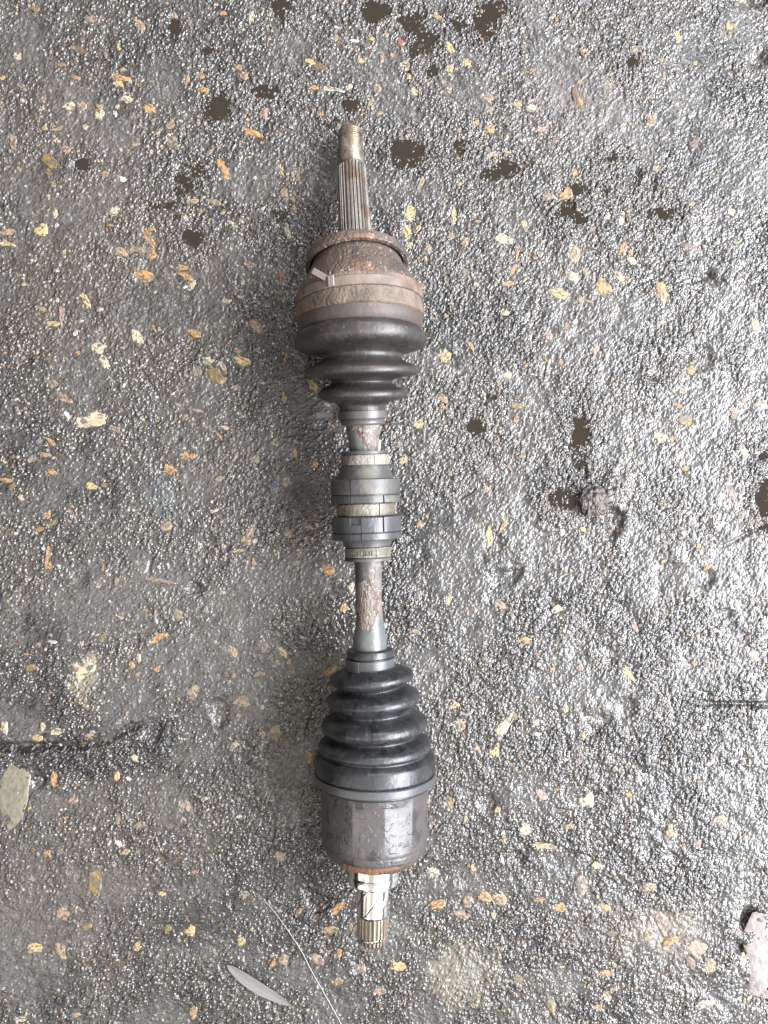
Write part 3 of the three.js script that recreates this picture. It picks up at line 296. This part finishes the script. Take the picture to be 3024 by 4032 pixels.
const M = {
  rustyHousing: mat('rusty_steel', rust, { roughness: 0.62, bumpMap: pitted, bumpScale: 0.0008 }),
  rustyClamp: mat('rusty_band', (u, v) => mix3(mix3([0.0963, 0.0741, 0.0612], [0.129, 0.0963, 0.0772], N(u, v, 8, 451)), [0.155, 0.0772, 0.0386], 0.5 * sstep(0.55, 0.7, N(u, v, 6, 461))).map(x => x * mix(0.55, 1.1, sstep(0.25, 0.72, N(u, v, 10, 465, 5)))), { roughness: 0.6, bumpMap: detail, bumpScale: 0.0003 }),
  clayBoot: mat('dusty_rubber_brown', (u, v) => mix3(mix3([0.0324, 0.0266, 0.0238], [0.0612, 0.0446, 0.0346], N(u, v, 5, 471)), [0.144, 0.0648, 0.0288], 0.5 * sstep(0.62, 0.74, N(u, v, 6, 481, 5))), { roughness: 0.6, bumpMap: detail, bumpScale: 0.0004 }),
  lipRubber: mat('dusty_rubber_lip', (u, v) => mix3(mix3([0.079, 0.0596, 0.0456], [0.122, 0.0884, 0.0638], N(u, v, 6, 491)), [0.133, 0.0668, 0.0304], 0.6 * sstep(0.58, 0.74, N(u, v, 4, 501, 5))).map(x => x * mix(0.5, 1.1, sstep(0.25, 0.72, N(u, v, 9, 505, 5)))), { roughness: 0.66, bumpMap: pitted, bumpScale: 0.0006 }),
  boot: mat('dusty_rubber', (u, v) => { let c = mix3([0.014, 0.0127, 0.0121], [0.0268, 0.0229, 0.0211], N(u, v, 5, 511)); c = mix3(c, [0.0446, 0.0331, 0.0268], 0.6 * sstep(0.55, 0.75, N(u, v, 22, 521))); return mix3(c, [0.191, 0.178, 0.166], 0.35 * sstep(0.78, 0.86, N(u, v, 110, 531, 2))); }, { roughness: 0.46, bumpMap: detail, bumpScale: 0.00035 }),
  bootClean: mat('black_rubber', (u, v) => { let c = mix3([0.0102, 0.0109, 0.0116], [0.0204, 0.0211, 0.0224], N(u, v, 5, 541)); c = mix3(c, [0.0408, 0.0422, 0.0408], 0.5 * sstep(0.55, 0.75, N(u, v, 30, 551))); return mix3(c, [0.00408, 0.00408, 0.00476], 0.7 * sstep(0.58, 0.68, N(u, v, 11, 561))); }, { roughness: 0.4, bumpMap: detail, bumpScale: 0.00035 }),
  clampGrey: mat('dull_clamp', (u, v) => mix3([0.0546, 0.0524, 0.0491], [0.0875, 0.0819, 0.0735], N(u, v, 10, 571)), { roughness: 0.45, metalness: 0.3, bumpMap: detail, bumpScale: 0.0002 }),
  clampDark: mat('dark_clamp', (u, v) => mix3([0.0341, 0.0352, 0.0362], [0.0499, 0.0509, 0.0514], N(u, v, 10, 581)), { roughness: 0.42, bumpMap: detail, bumpScale: 0.0002 }),
  rubberDusty: mat('damper_rubber', (u, v) => { let c = mix3([0.027, 0.0277, 0.027], [0.0601, 0.0577, 0.0511], sstep(0.3, 0.7, N(u, v, 5, 591))); return mix3(c, [0.103, 0.0935, 0.0721], 0.5 * sstep(0.58, 0.72, N(u, v, 7, 601))); }, { roughness: 0.48, bumpMap: detail, bumpScale: 0.0003 }),
  rubberBlack: mat('damper_rubber_black', (u, v) => mix3([0.0208, 0.0216, 0.0232], [0.044, 0.0448, 0.0464], N(u, v, 8, 611)), { roughness: 0.42, bumpMap: detail, bumpScale: 0.0003 }),
  bandPale: mat('pale_dirty_band', (u, v) => { let c = mix3([0.0734, 0.0664, 0.049], [0.132, 0.122, 0.0979], sstep(0.35, 0.65, N(u, v, 6, 621))); c = mix3(c, [0.049, 0.0416, 0.0318], 0.7 * sstep(0.56, 0.7, N(u, v, 9, 631))); return mix3(c, [0.176, 0.166, 0.147], 0.6 * sstep(0.66, 0.75, N(u, v, 30, 641, 3))); }, { roughness: 0.55, bumpMap: pitted, bumpScale: 0.0005 }),
  shaft: mat('rusted_shaft', (u, v) => { let c = mix3([0.078, 0.0588, 0.048], [0.132, 0.105, 0.09], N(u, v, 9, 651)); c = mix3(c, [0.051, 0.03, 0.0204], 0.8 * sstep(0.52, 0.68, N(u, v, 12, 661))); c = mix3(c, [0.084, 0.09, 0.084], 0.6 * sstep(0.58, 0.7, N(u, v, 8, 665))); c = mix3(c, [0.228, 0.204, 0.186], 0.6 * sstep(0.62, 0.74, N(u, v, 55, 671, 3))); return c; }, { roughness: 0.58, bumpMap: pitted, bumpScale: 0.0008 }),
  paint: mat('grey_paint', (u, v) => mix3(mix3([0.0527, 0.0626, 0.0652], [0.0753, 0.0819, 0.0819], N(u, v, 6, 681)), [0.101, 0.0952, 0.0652], 0.5 * sstep(0.56, 0.7, N(u, v, 5, 691))), { roughness: 0.42, bumpMap: detail, bumpScale: 0.0003 }),
  splineSteel: mat('worn_spline_steel', (u, v) => { let c = mix3([0.117, 0.106, 0.0915], [0.22, 0.198, 0.172], N(u, v, 8, 701)); return mix3(c, [0.103, 0.0622, 0.0366], 0.75 * sstep(0.5, 0.68, N(u, v, 7, 711))); }, { roughness: 0.42, metalness: 0.7, bumpMap: detail, bumpScale: 0.0003 }),
  splineDark: mat('oily_spline_steel', (u, v) => mix3([0.10, 0.085, 0.065], [0.2, 0.175, 0.135], N(u, v, 9, 715)), { roughness: 0.36, metalness: 0.7, bumpMap: detail, bumpScale: 0.0003 }),
  brightSteel: mat('polished_steel', (u, v) => mix3([0.70, 0.69, 0.67], [0.6, 0.58, 0.54], sstep(0.4, 0.7, N(u, v, 5, 721))), { roughness: 0.2, metalness: 1 }),
  innerHousing: mat('painted_housing', (u, v) => { let c = mix3([0.0361, 0.0318, 0.0303], [0.0592, 0.0535, 0.052], N(u, v, 4, 731)); c = mix3(c, [0.0542, 0.0303, 0.0202], 0.75 * sstep(0.56, 0.74, N(u, v, 5, 741, 5))); c = mix3(c, [0.0145, 0.0137, 0.013], 0.7 * sstep(0.6, 0.72, N(u, v, 12, 745))); return c.map(x => x * (0.8 + 0.4 * N(u, v, 80, 751, 2))); }, { roughness: 0.43, bumpMap: blister, bumpScale: 0.0005 }),
  rustyEdge: mat('rust_ring', (u, v) => mix3([0.048, 0.032, 0.0256], [0.136, 0.06, 0.028], sstep(0.35, 0.65, N(u, v, 9, 761))), { roughness: 0.65, bumpMap: pitted, bumpScale: 0.0008 }),
  tab: mat('bent_tab_metal', (u, v) => mix3([0.17, 0.137, 0.119], [0.225, 0.184, 0.164], N(u, v, 12, 771)), { roughness: 0.5, metalness: 0.2 }),
};
const drive = new THREE.Group(); drive.name = 'drive_shaft'; scene.add(drive);
drive.userData = { label: 'rusty car drive shaft with ribbed black rubber boots and splined ends', category: 'drive shaft' };
const part = (name, g, m, parent = drive) => mesh(name, g, m, parent);

// outer stub: thread with a pin slot, then the spline
{
  const prof = []; for (let y = 524; y <= 668; y += 1.1) prof.push([y, 9.45 + 0.35 * (y - 524) / 144]);
  prof.unshift([517, 0.1], [517, 8.2], [520, 9.0]);
  part('threaded_end', sweep(prof, { seg: 96, crease: 0.35, mod: (t, y, r) => { if (y < 524) return r; const ph = ((y - 524) / 8.6 + t / (2 * Math.PI)) % 1; let d = y < 560 ? 0.3 : 0.8; if (y > 656) d = 0; r -= d * Math.abs(2 * ph - 1) * 1.3; const dt = Math.abs(t * 180 / Math.PI - 62); if (dt < 13 && y > 540 && y < 578) r -= 3.2; return r; } }), M.splineSteel);
  const sp = [[660, 9.2], [664, 10.2], [672, 10.9]]; for (let y = 680; y <= 980; y += 9) sp.push([y, 10.95 + 0.75 * Math.min(1, (y - 680) / 225)]);
  const teeth = 26; part('spline', sweep(sp, { seg: teeth * 10, crease: 0.7, mod: (t, y, r) => { if (y < 664) return r; const ph = ((t / (2 * Math.PI) * teeth) % 1 + 1) % 1, w = sstep(0.16, 0.36, ph) * (1 - sstep(0.64, 0.84, ph)); return r - 1.35 * (1 - w) * sstep(664, 674, y); } }), M.splineSteel);
}
// outer joint: dust ring, bell housing, big clamp, boot
part('dust_ring', sweep([[1000, 11], [1006, 16], [1014, 30], [1018, 35.4], [1022, 36.8], [1030, 37.4], [1048, 37.6], [1052, 37.0], [1053, 34.2]], { crease: 0.5 }), M.rustyHousing);
part('hub_shoulder', sweep([[975, 11.4], [980, 12.8], [992, 13.6], [1004, 16]], { crease: 0.5 }), M.splineSteel);
part('joint_housing', sweep(smoothProfile([[1046, 32], [1056, 32.8], [1064, 33.4], [1070, 33.6], [1090, 35.6], [1120, 39.4], [1148, 43.2], [1166, 44.6], [1185, 44.8]], 4), { crease: 0.6 }), M.rustyHousing);
const bigClamp = part('boot_clamp', sweep(band(1174, 1204, 46.1, 2.4, 0.3), { crease: 0.4 }), M.rustyClamp);
part('boot_lip', sweep([[1162, 44.2], [1163, 45.3], [1168, 45.5], [1173, 44.9], [1205, 44.9], [1207, 45.6], [1250, 46.4], [1258, 46.2], [1262, 45.2], [1264, 43]], { crease: 0.5 }), M.lipRubber);
part('boot_shoulder', sweep(smoothProfile([[1250, 44.4], [1262, 45.2], [1270, 45.3], [1288, 45.0], [1300, 44.0], [1308, 42.8], [1310, 41]], 4), { crease: 0.8 }), M.clayBoot);
part('outer_boot', sweep(smoothProfile([[1296, 41.0], [1304, 42.4], [1311, 43.8], [1318, 45.4], [1330, 47.3], [1342, 47.9], [1358, 47.7], [1372, 45.4], [1384, 39.0], [1393, 32.4], [1402, 29.0], [1414, 28.6], [1428, 31.4], [1442, 37.6], [1452, 40.8], [1462, 41.4], [1472, 40.6], [1480, 37.5], [1487, 30.5], [1494, 24.6], [1503, 22.0], [1513, 22.6], [1525, 26.5], [1537, 30.4], [1548, 31.6], [1560, 31.2], [1572, 28.6], [1582, 22.6], [1590, 18.4], [1600, 17.0], [1614, 16.6], [1650, 16.4]], 6), { crease: 1.0, mod: (t, y, r) => { const b = Math.cos(t) < 0 ? Math.min(r, 46.4 / Math.max(0.001, -Math.cos(t))) : r; return b; } }), M.boot);
// the big clamp's buckle and folded tail
{
  const bk = part('buckle', boxOn(1186, -21.5, 46.9, 4.4, 1.5, 7.4, 0.4), M.tab, bigClamp);
  const t0 = onSurface(1174, -26, 46.7), t1 = onSurface(1146, -36.5, 48.8), g = new THREE.BufferGeometry();
  const g2 = new RoundedBoxGeometry(1, 0.0011, 0.0042, 2, 0.0003), dir = t1.p.clone().sub(t0.p), len = dir.length(); dir.normalize(); const nn = t0.n.clone().addScaledVector(dir, -t0.n.dot(dir)).normalize();
  g2.scale(len, 1, 1); g2.applyMatrix4(new THREE.Matrix4().makeBasis(dir, nn, new THREE.Vector3().crossVectors(dir, nn)).setPosition(t0.p.clone().lerp(t1.p, 0.5)));
  part('folded_tail', g2, M.tab, bigClamp);
}
const smallClamp = part('boot_clamp', sweep(band(1617, 1648, 17.8, 1.6, 0.25), { crease: 0.4 }), M.clampGrey);
part('boot_neck', sweep([[1640, 15], [1648, 16.2], [1653, 16.4], [1657, 15.7], [1662, 15.9], [1668, 15.8], [1673, 15.0], [1674, 12]], { crease: 0.5 }), M.clampGrey);
{ const g = new RoundedBoxGeometry(0.0056, 0.005, 0.0072, 2, 0.0006), p = place(1338, 1635, 0.0495); g.translate(p.x, p.y, p.z); part('buckle', g, M.clampGrey, smallClamp); }
{ const a = place(1336, 1634, 0.0495), b = place(1243, 1634, 0.0475), len = a.distanceTo(b), g = new RoundedBoxGeometry(len, 0.0009, 0.0042, 2, 0.0003); const dir = b.clone().sub(a).normalize(), up = new THREE.Vector3(0, 1, 0).addScaledVector(dir, -dir.y).normalize(); g.applyMatrix4(new THREE.Matrix4().makeBasis(dir, up, new THREE.Vector3().crossVectors(dir, up)).setPosition(a.clone().lerp(b, 0.5))); part('clamp_tail', g, M.clampDark, smallClamp); }

// the bar itself: rusted metal with what is left of its grey paint
part('bar', sweep(smoothProfile([[1660, 12.6], [1690, 12.2], [1730, 11.0], [1775, 10.0], [1900, 9.8], [2205, 9.9], [2300, 9.6], [2400, 9.5], [2450, 9.9], [2490, 10.9], [2520, 11.6], [2560, 11.9]], 5), { seg: 96 }), M.shaft);
function paintPatch(y0, y1, cols, rows, keep) {          // a skin of paint with a torn edge
  const P = [], UV = [], I = [], id = {}; const rad = y => { const pr = [[1660, 12.6], [1690, 12.2], [1730, 11.0], [1775, 10.0], [1900, 9.8], [2205, 9.9], [2300, 9.6], [2400, 9.5], [2450, 9.9], [2490, 10.9], [2520, 11.6], [2560, 11.9]]; for (let i = 0; i + 1 < pr.length; i++) if (y <= pr[i + 1][0]) return mix(pr[i][1], pr[i + 1][1], clamp((y - pr[i][0]) / (pr[i + 1][0] - pr[i][0]))); return 11.9; };
  const vert = (i, j) => { const k = i * 1000 + j; if (k in id) return id[k]; const y = mix(y0, y1, i / rows), t = -Math.PI + j / cols * 2 * Math.PI, f = onAxis(y), r = (rad(y) + 0.42) / 1000; const q = f.c.clone().addScaledVector(f.R, r * Math.sin(t)).addScaledVector(f.U, r * Math.cos(t)); P.push(q.x, q.y, q.z); UV.push(t / (2 * Math.PI), f.s / 0.1); return id[k] = P.length / 3 - 1; };
  for (let i = 0; i < rows; i++) for (let j = 0; j < cols; j++) { const y = mix(y0, y1, (i + 0.5) / rows), d = ((j + 0.5) / cols * 360 - 180); if (keep(y, d)) { const a = vert(i, j), b = vert(i, j + 1), c = vert(i + 1, j), e = vert(i + 1, j + 1); I.push(a, c, b, b, c, e); } }
  const g = new THREE.BufferGeometry(); g.setAttribute('position', new THREE.Float32BufferAttribute(P, 3)); g.setAttribute('uv', new THREE.Float32BufferAttribute(UV, 2)); g.setIndex(I); g.computeVertexNormals(); return g;
}
const tear = (y, d, s) => fbm((d + 180) / 360, (y - 1600) / 1000, 14, 40, s, 4) - 0.5;
part('paint_patch', paintPatch(2380, 2560, 120, 80, (y, d) => { const edge = d < -5 ? 2482 : d < 20 ? mix(2482, 2440, (d + 5) / 25) : d < 45 ? mix(2440, 2405, (d - 20) / 25) : mix(2405, 2475, clamp((d - 45) / 60)); return y > edge + 40 * tear(y, d, 801); }), M.paint);
part('paint_patch', paintPatch(2206, 2310, 120, 50, (y, d) => d > -60 && d < 34 && y < 2285 + 40 * tear(y, d, 811) && !(d > 4 && d < 30 && y > 2225 && y < 2275)), M.rubberDusty);
part('paint_patch', paintPatch(1690, 1776, 120, 44, (y, d) => d < 4 + 60 * tear(y, d, 821) - (1765 - y) * 0.45 && d > -120), M.paint);

// vibration damper clamped on the bar
const damper = part('damper', sweep([[1882, 19.5], [1884, 20.6], [1890, 23.2], [1975, 23.6], [1980, 19.8], [2030, 19.8], [2036, 23.4], [2118, 23.4], [2124, 18.0]], { crease: 0.35 }), M.rubberBlack);
part('damper_collar', sweep([[1776, 9.5], [1776, 16.8], [1777, 17.2], [1788, 17.2], [1790, 16.6], [1834, 17.2], [1836, 17.9], [1860, 18.8], [1880, 20.3], [1886, 20.6]], { crease: 0.35 }), M.rubberDusty, damper);
part('damper_collar', sweep([[2120, 18.9], [2124, 18.6], [2138, 17.4], [2150, 16.8], [2152, 15.4], [2192, 15.4], [2194, 16.6], [2198, 17.0], [2206, 16.8], [2208, 9.5]], { crease: 0.35 }), M.rubberDusty, damper);
const bandA = part('damper_clamp', sweep(band(1792, 1830, 17.4, 1.4, 0.25), { crease: 0.4 }), M.bandPale, damper);
part('damper_clamp', sweep(band(1791, 1831, 17.9, 1.9, 0.25), { seg: 40, arc: [24, 78], crease: 0.4 }), M.bandPale, damper);
part('damper_clamp', sweep(band(2154, 2191, 16.5, 1.4, 0.25), { crease: 0.4 }), M.bandPale, damper);
part('damper_clamp', sweep(band(2153, 2192, 17.0, 1.9, 0.25), { seg: 40, arc: [23, 80], crease: 0.4 }), M.bandPale, damper);
const seg = (y0, y1, r, a0, a1, m, d = 2) => part('ring_segment', sweep(band(y0, y1, r, d, 0.35), { seg: 64, arc: [a0, a1], crease: 0.4 }), m, damper);
seg(1886, 1946, 24.9, -23, 180, M.rubberDusty); seg(1888, 1946, 24.7, -180, -24.5, M.rubberDusty);
seg(1950, 1979, 25.0, -180, -25, M.rubberBlack); seg(1951, 1979, 24.7, -23.4, 30.5, M.rubberDusty); seg(1950, 1979, 25.0, 32.5, 180, M.rubberDusty);
part('damper_sleeve', sweep(band(1983, 2029, 20.7, 1.6, 0.3), { arc: [-180, 27.2], crease: 0.4 }), M.bandPale, damper); part('damper_sleeve', sweep(band(1982, 2030, 20.9, 1.6, 0.3), { seg: 64, arc: [28.8, 180], crease: 0.4 }), M.bandPale, damper);
seg(2034, 2093, 25.0, -180, -56, M.rubberBlack); seg(2034, 2093, 25.1, -55.4, -26, M.rubberBlack); seg(2062, 2093, 24.9, -25.4, -7.6, M.rubberBlack); seg(2034, 2093, 25.0, -7, 28, M.rubberBlack); seg(2033, 2093, 25.1, 30.4, 180, M.rubberBlack);
seg(2096, 2122, 25.0, -180, -25, M.rubberBlack); seg(2097, 2122, 24.5, -24.4, -8, M.rubberBlack); seg(2096, 2122, 25.1, -7, 180, M.rubberBlack);
for (const [d, h] of [[-30, 5], [-21, 3.6], [-15, 3.6], [-7, 4.4], [-2, 4.4], [6, 3.6], [12, 4.4]]) part('embossed_mark', boxOn(2173, d, 16.6, 0.7, 0.5, h * 0.9, 0.15), M.bandPale, damper);

// inner boot
part('boot_neck', sweep([[2553, 11.5], [2554, 14.5], [2558, 16.4], [2564, 16.8], [2582, 16.9], [2587, 16.0], [2626, 16.2]], { crease: 0.5 }), M.bootClean);
const neckClamp = part('boot_clamp', sweep(band(2590, 2625, 17.3, 1.5, 0.25), { crease: 0.4 }), M.clampDark);
part('clamp_overlap', sweep(band(2589, 2630, 18.3, 1.2, 0.3), { seg: 40, arc: [-110, -27], crease: 0.4 }), M.clampDark, neckClamp);
part('inner_boot', sweep(smoothProfile([[2618, 16.4], [2628, 17.4], [2636, 22.5], [2645, 27.6], [2655, 29.9], [2666, 30.3], [2678, 29.2], [2688, 25.6], [2696, 22.0], [2703, 21.0], [2710, 22.4], [2719, 27.6], [2730, 32.2], [2742, 33.9], [2754, 33.8], [2768, 32.0], [2780, 28.4], [2790, 26.4], [2798, 26.0], [2806, 27.6], [2816, 32.8], [2828, 36.8], [2840, 38.2], [2854, 38.2], [2868, 36.6], [2877, 33.0], [2884, 30.4], [2892, 30.0], [2899, 32.0], [2908, 37.2], [2918, 40.0], [2930, 40.8], [2940, 40.4], [2947, 38.6], [2953, 38.4], [2960, 40.4], [2972, 42.8], [2990, 43.5], [3012, 43.7], [3024, 43.6], [3029, 42.4], [3036, 42.2], [3068, 42.4]], 6), { crease: 1.0, mod: (t, y, r) => Math.cos(t) < 0 ? Math.min(r, 44.0 / Math.max(0.001, -Math.cos(t))) : r }), M.bootClean);
part('boot_clamp', sweep(band(3033, 3063, 43.9, 1.6, 0.5), { crease: 0.4 }), M.clampDark);
part('boot_rim', sweep(band(3067, 3074, 42.2, 3, 0.6), { crease: 0.5 }), M.bootClean);
// inner joint: housing with shallow flats, rusty shoulder, polished seat, spline
const facet = (t) => { const n = 11, w = 2 * Math.PI / n, q = ((t - 0.18) % w + w) % w - w / 2; return Math.cos(w / 2) / Math.cos(q); };
const housing = part('joint_housing', sweep([[3060, 36], [3062, 38.2], [3068, 38.6], [3080, 38.7], [3110, 38.7], [3200, 38.6], [3282, 38.4], [3290, 38.2], [3294, 37.7], [3298, 37.7], [3302, 38.0], [3318, 37.6], [3326, 36.9]], { seg: 264, crease: 0.12, mod: (t, y, r) => mix(r, r * facet(t), 0.7 * sstep(3080, 3105, y) * (1 - sstep(3250, 3280, y))) }), M.innerHousing);
part('rusty_shoulder', sweep(smoothProfile([[3325, 36.9], [3340, 35.4], [3356, 32.8], [3364, 31.0], [3372, 28.6], [3377, 25.0], [3380, 20]], 4), { crease: 0.6 }), M.rustyEdge, housing);
part('seal_seat', sweep([[3370, 18.0], [3384, 18.5], [3392, 18.7], [3428, 18.6], [3432, 18.1], [3436, 18.4], [3462, 18.3], [3468, 17.4], [3470, 11]], { crease: 0.45 }), M.brightSteel);
{
  const prof = []; for (let y = 3466; y <= 3590; y += 2) prof.push([y, 11.7]); prof.push([3596, 11.2], [3598, 10.2]);
  part('polished_journal', sweep(prof, { seg: 160, crease: 0.5, mod: (t, y, r) => { if (y > 3592 || y < 3476) return r; for (const t0 of [-0.02, 0.66, -1.0]) { const d = Math.abs((t - t0) - (3585 - y) * 0.0105 + 0.45) * 11.7; if (d < 0.62) r -= 0.5 * (1 - d / 0.62); } return r; } }), M.brightSteel);
  const sp = [[3592, 9.6], [3598, 11.0]]; for (let y = 3602; y <= 3676; y += 8) sp.push([y, 11.1]); sp.push([3679, 10.0]);
  const teeth = 22; const tm = (t, y, r) => { const ph = ((t / (2 * Math.PI) * teeth) % 1 + 1) % 1, w = sstep(0.14, 0.34, ph) * (1 - sstep(0.66, 0.86, ph)); return r - 1.3 * (1 - w); };
  part('spline', sweep(sp, { seg: teeth * 10, crease: 0.7, mod: tm }), M.splineDark);
  part('spline_tip', sweep([[3678, 8.8], [3684, 9.0], [3685, 10.6], [3700, 10.6], [3708, 9.0], [3709, 0.1]], { seg: teeth * 10, crease: 0.7, mod: (t, y, r) => y > 3684 && y < 3706 ? tm(t, y, r) : r }), M.splineDark);
  const ringPts = []; for (let i = 0; i <= 60; i++) { const t = 0.25 + i / 60 * 5.8, s = onSurface(3681.5, t * 180 / Math.PI + 20, 9.9); ringPts.push(s.p); }
  part('retaining_ring', new THREE.TubeGeometry(new THREE.CatmullRomCurve3(ringPts), 120, 0.00085, 8), M.brightSteel);
}

// ---------------------------------------------------------------- loose things on the floor
{ // thin wire
  const pts = [[1040, 3545], [1085, 3595], [1143, 3675], [1190, 3750], [1222, 3815], [1262, 3890], [1341, 4031], [1380, 4110]].map(([x, y], i) => { const p = place(x, y); p.y = floorY(p.x, p.z) + 0.0009 + 0.0004 * Math.sin(i * 2); return p; });
  const o = mesh('steel_wire', new THREE.TubeGeometry(new THREE.CatmullRomCurve3(pts), 90, 0.0004, 7), new THREE.MeshPhysicalMaterial({ color: new THREE.Color().setRGB(0.2, 0.2, 0.2), metalness: 0.6, roughness: 0.5 }));
  o.userData = { label: 'thin pale steel wire lying on the concrete', category: 'wire' };
}
{ // narrow grey leaf
  const n = 22, m = 6, a = place(897, 3797), b = place(1146, 3958), L = a.distanceTo(b), pos = [], idx = [], uv = [];
  for (const side of [1, -1]) { const base = pos.length / 3; for (let i = 0; i <= n; i++) for (let j = 0; j <= m; j++) { const s = i / n, w = 0.0047 * Math.pow(Math.sin(Math.PI * Math.pow(clamp(s, 0.004, 0.996), 0.85)), 0.55), q = (j / m - 0.5) * 2, bend = 0.0014 * Math.sin(Math.PI * s); pos.push(s * L, 0.0009 + 0.0007 * Math.sin(s * 5) + 0.0005 * Math.abs(q) + side * 0.00018, q * w + bend); uv.push(s * 3, q); } for (let i = 0; i < n; i++) for (let j = 0; j < m; j++) { const p = base + i * (m + 1) + j, q = p + 1, r = p + m + 1, t = r + 1; side > 0 ? idx.push(p, q, r, q, t, r) : idx.push(p, r, q, q, r, t); } }
  const g = new THREE.BufferGeometry(); g.setAttribute('position', new THREE.Float32BufferAttribute(pos, 3)); g.setAttribute('uv', new THREE.Float32BufferAttribute(uv, 2)); g.setIndex(idx); g.computeVertexNormals();
  const o = mesh('fallen_leaf', g, mat('grey_leaf', (u, v) => mix3([0.08, 0.077, 0.073], [0.13, 0.125, 0.118], N(u, v, 16, 901)).map(x => x * (0.6 + 0.8 * N(u, v, 40, 905))), { roughness: 0.6, bumpMap: detail, bumpScale: 0.0003 }));
  o.position.set(a.x, 0.0001, a.z); o.rotation.y = -Math.atan2(b.z - a.z, b.x - a.x);
  o.userData = { label: 'narrow grey weathered leaf lying flat beside the thin wire', category: 'leaf' };
}
function lump(rx, ry, rz, seed, rough) { const g0 = new THREE.IcosahedronGeometry(1, 18), p = g0.attributes.position; for (let i = 0; i < p.count; i++) { const x = p.getX(i), y = p.getY(i), z = p.getZ(i); const n = fbm(0.5 + 0.25 * x + 0.11 * y, 0.5 + 0.25 * z + 0.17 * y, 10, 10, seed, 5), q = 1 + rough * (n - 0.5) * 2; p.setXYZ(i, x * rx * q, y * ry * q, z * rz * q); } const uv = g0.attributes.uv; for (let i = 0; i < p.count; i++) uv.setXY(i, p.getX(i) / 0.1, p.getZ(i) / 0.1 + p.getY(i) * 7); return creased(g0, 1.2); }
{
  const p = place(2348, 1972, 0.004), o = mesh('dirt_clump', lump(0.0112, 0.0046, 0.0128, 931, 0.34), mat('dark_soil', (u, v) => mix3([0.018, 0.015, 0.013], [0.085, 0.066, 0.055], sstep(0.35, 0.7, N(u, v, 40, 941))), { roughness: 0.55, bumpMap: pitted, bumpScale: 0.0012 }));
  o.position.set(p.x, 0.0022, p.z); o.userData = { label: 'dark brown clump of damp dirt on the concrete', category: 'dirt' };
}
{
  const p = place(1482, 1755, 0.001), o = mesh('bark_chip', new RoundedBoxGeometry(0.0024, 0.0014, 0.0095, 2, 0.0005), mat('pink_bark', (u, v) => mix3([0.26, 0.2, 0.18], [0.42, 0.35, 0.32], N(u, v, 20, 951)), { roughness: 0.6 }));
  o.position.set(p.x + 0.0022, 0.0009, p.z); o.rotation.y = -0.12; o.userData = { label: 'small pale strip of bark close beside the drive shaft bar', category: 'bark chip' };
}
{
  const a = place(1825, 1965), b = place(1880, 1925), c = new THREE.CatmullRomCurve3([a, a.clone().lerp(b, 0.5).add(new THREE.Vector3(0.0008, 0, 0.0008)), b].map(q => { q.y = floorY(q.x, q.z) + 0.0009; return q; }));
  const o = mesh('twig', new THREE.TubeGeometry(c, 20, 0.0007, 7), new THREE.MeshPhysicalMaterial({ color: new THREE.Color().setRGB(0.05, 0.035, 0.02), roughness: 0.6 }));
  o.userData = { label: 'tiny dark brown twig on the concrete', category: 'twig' };
}
renderer.render(scene, camera);
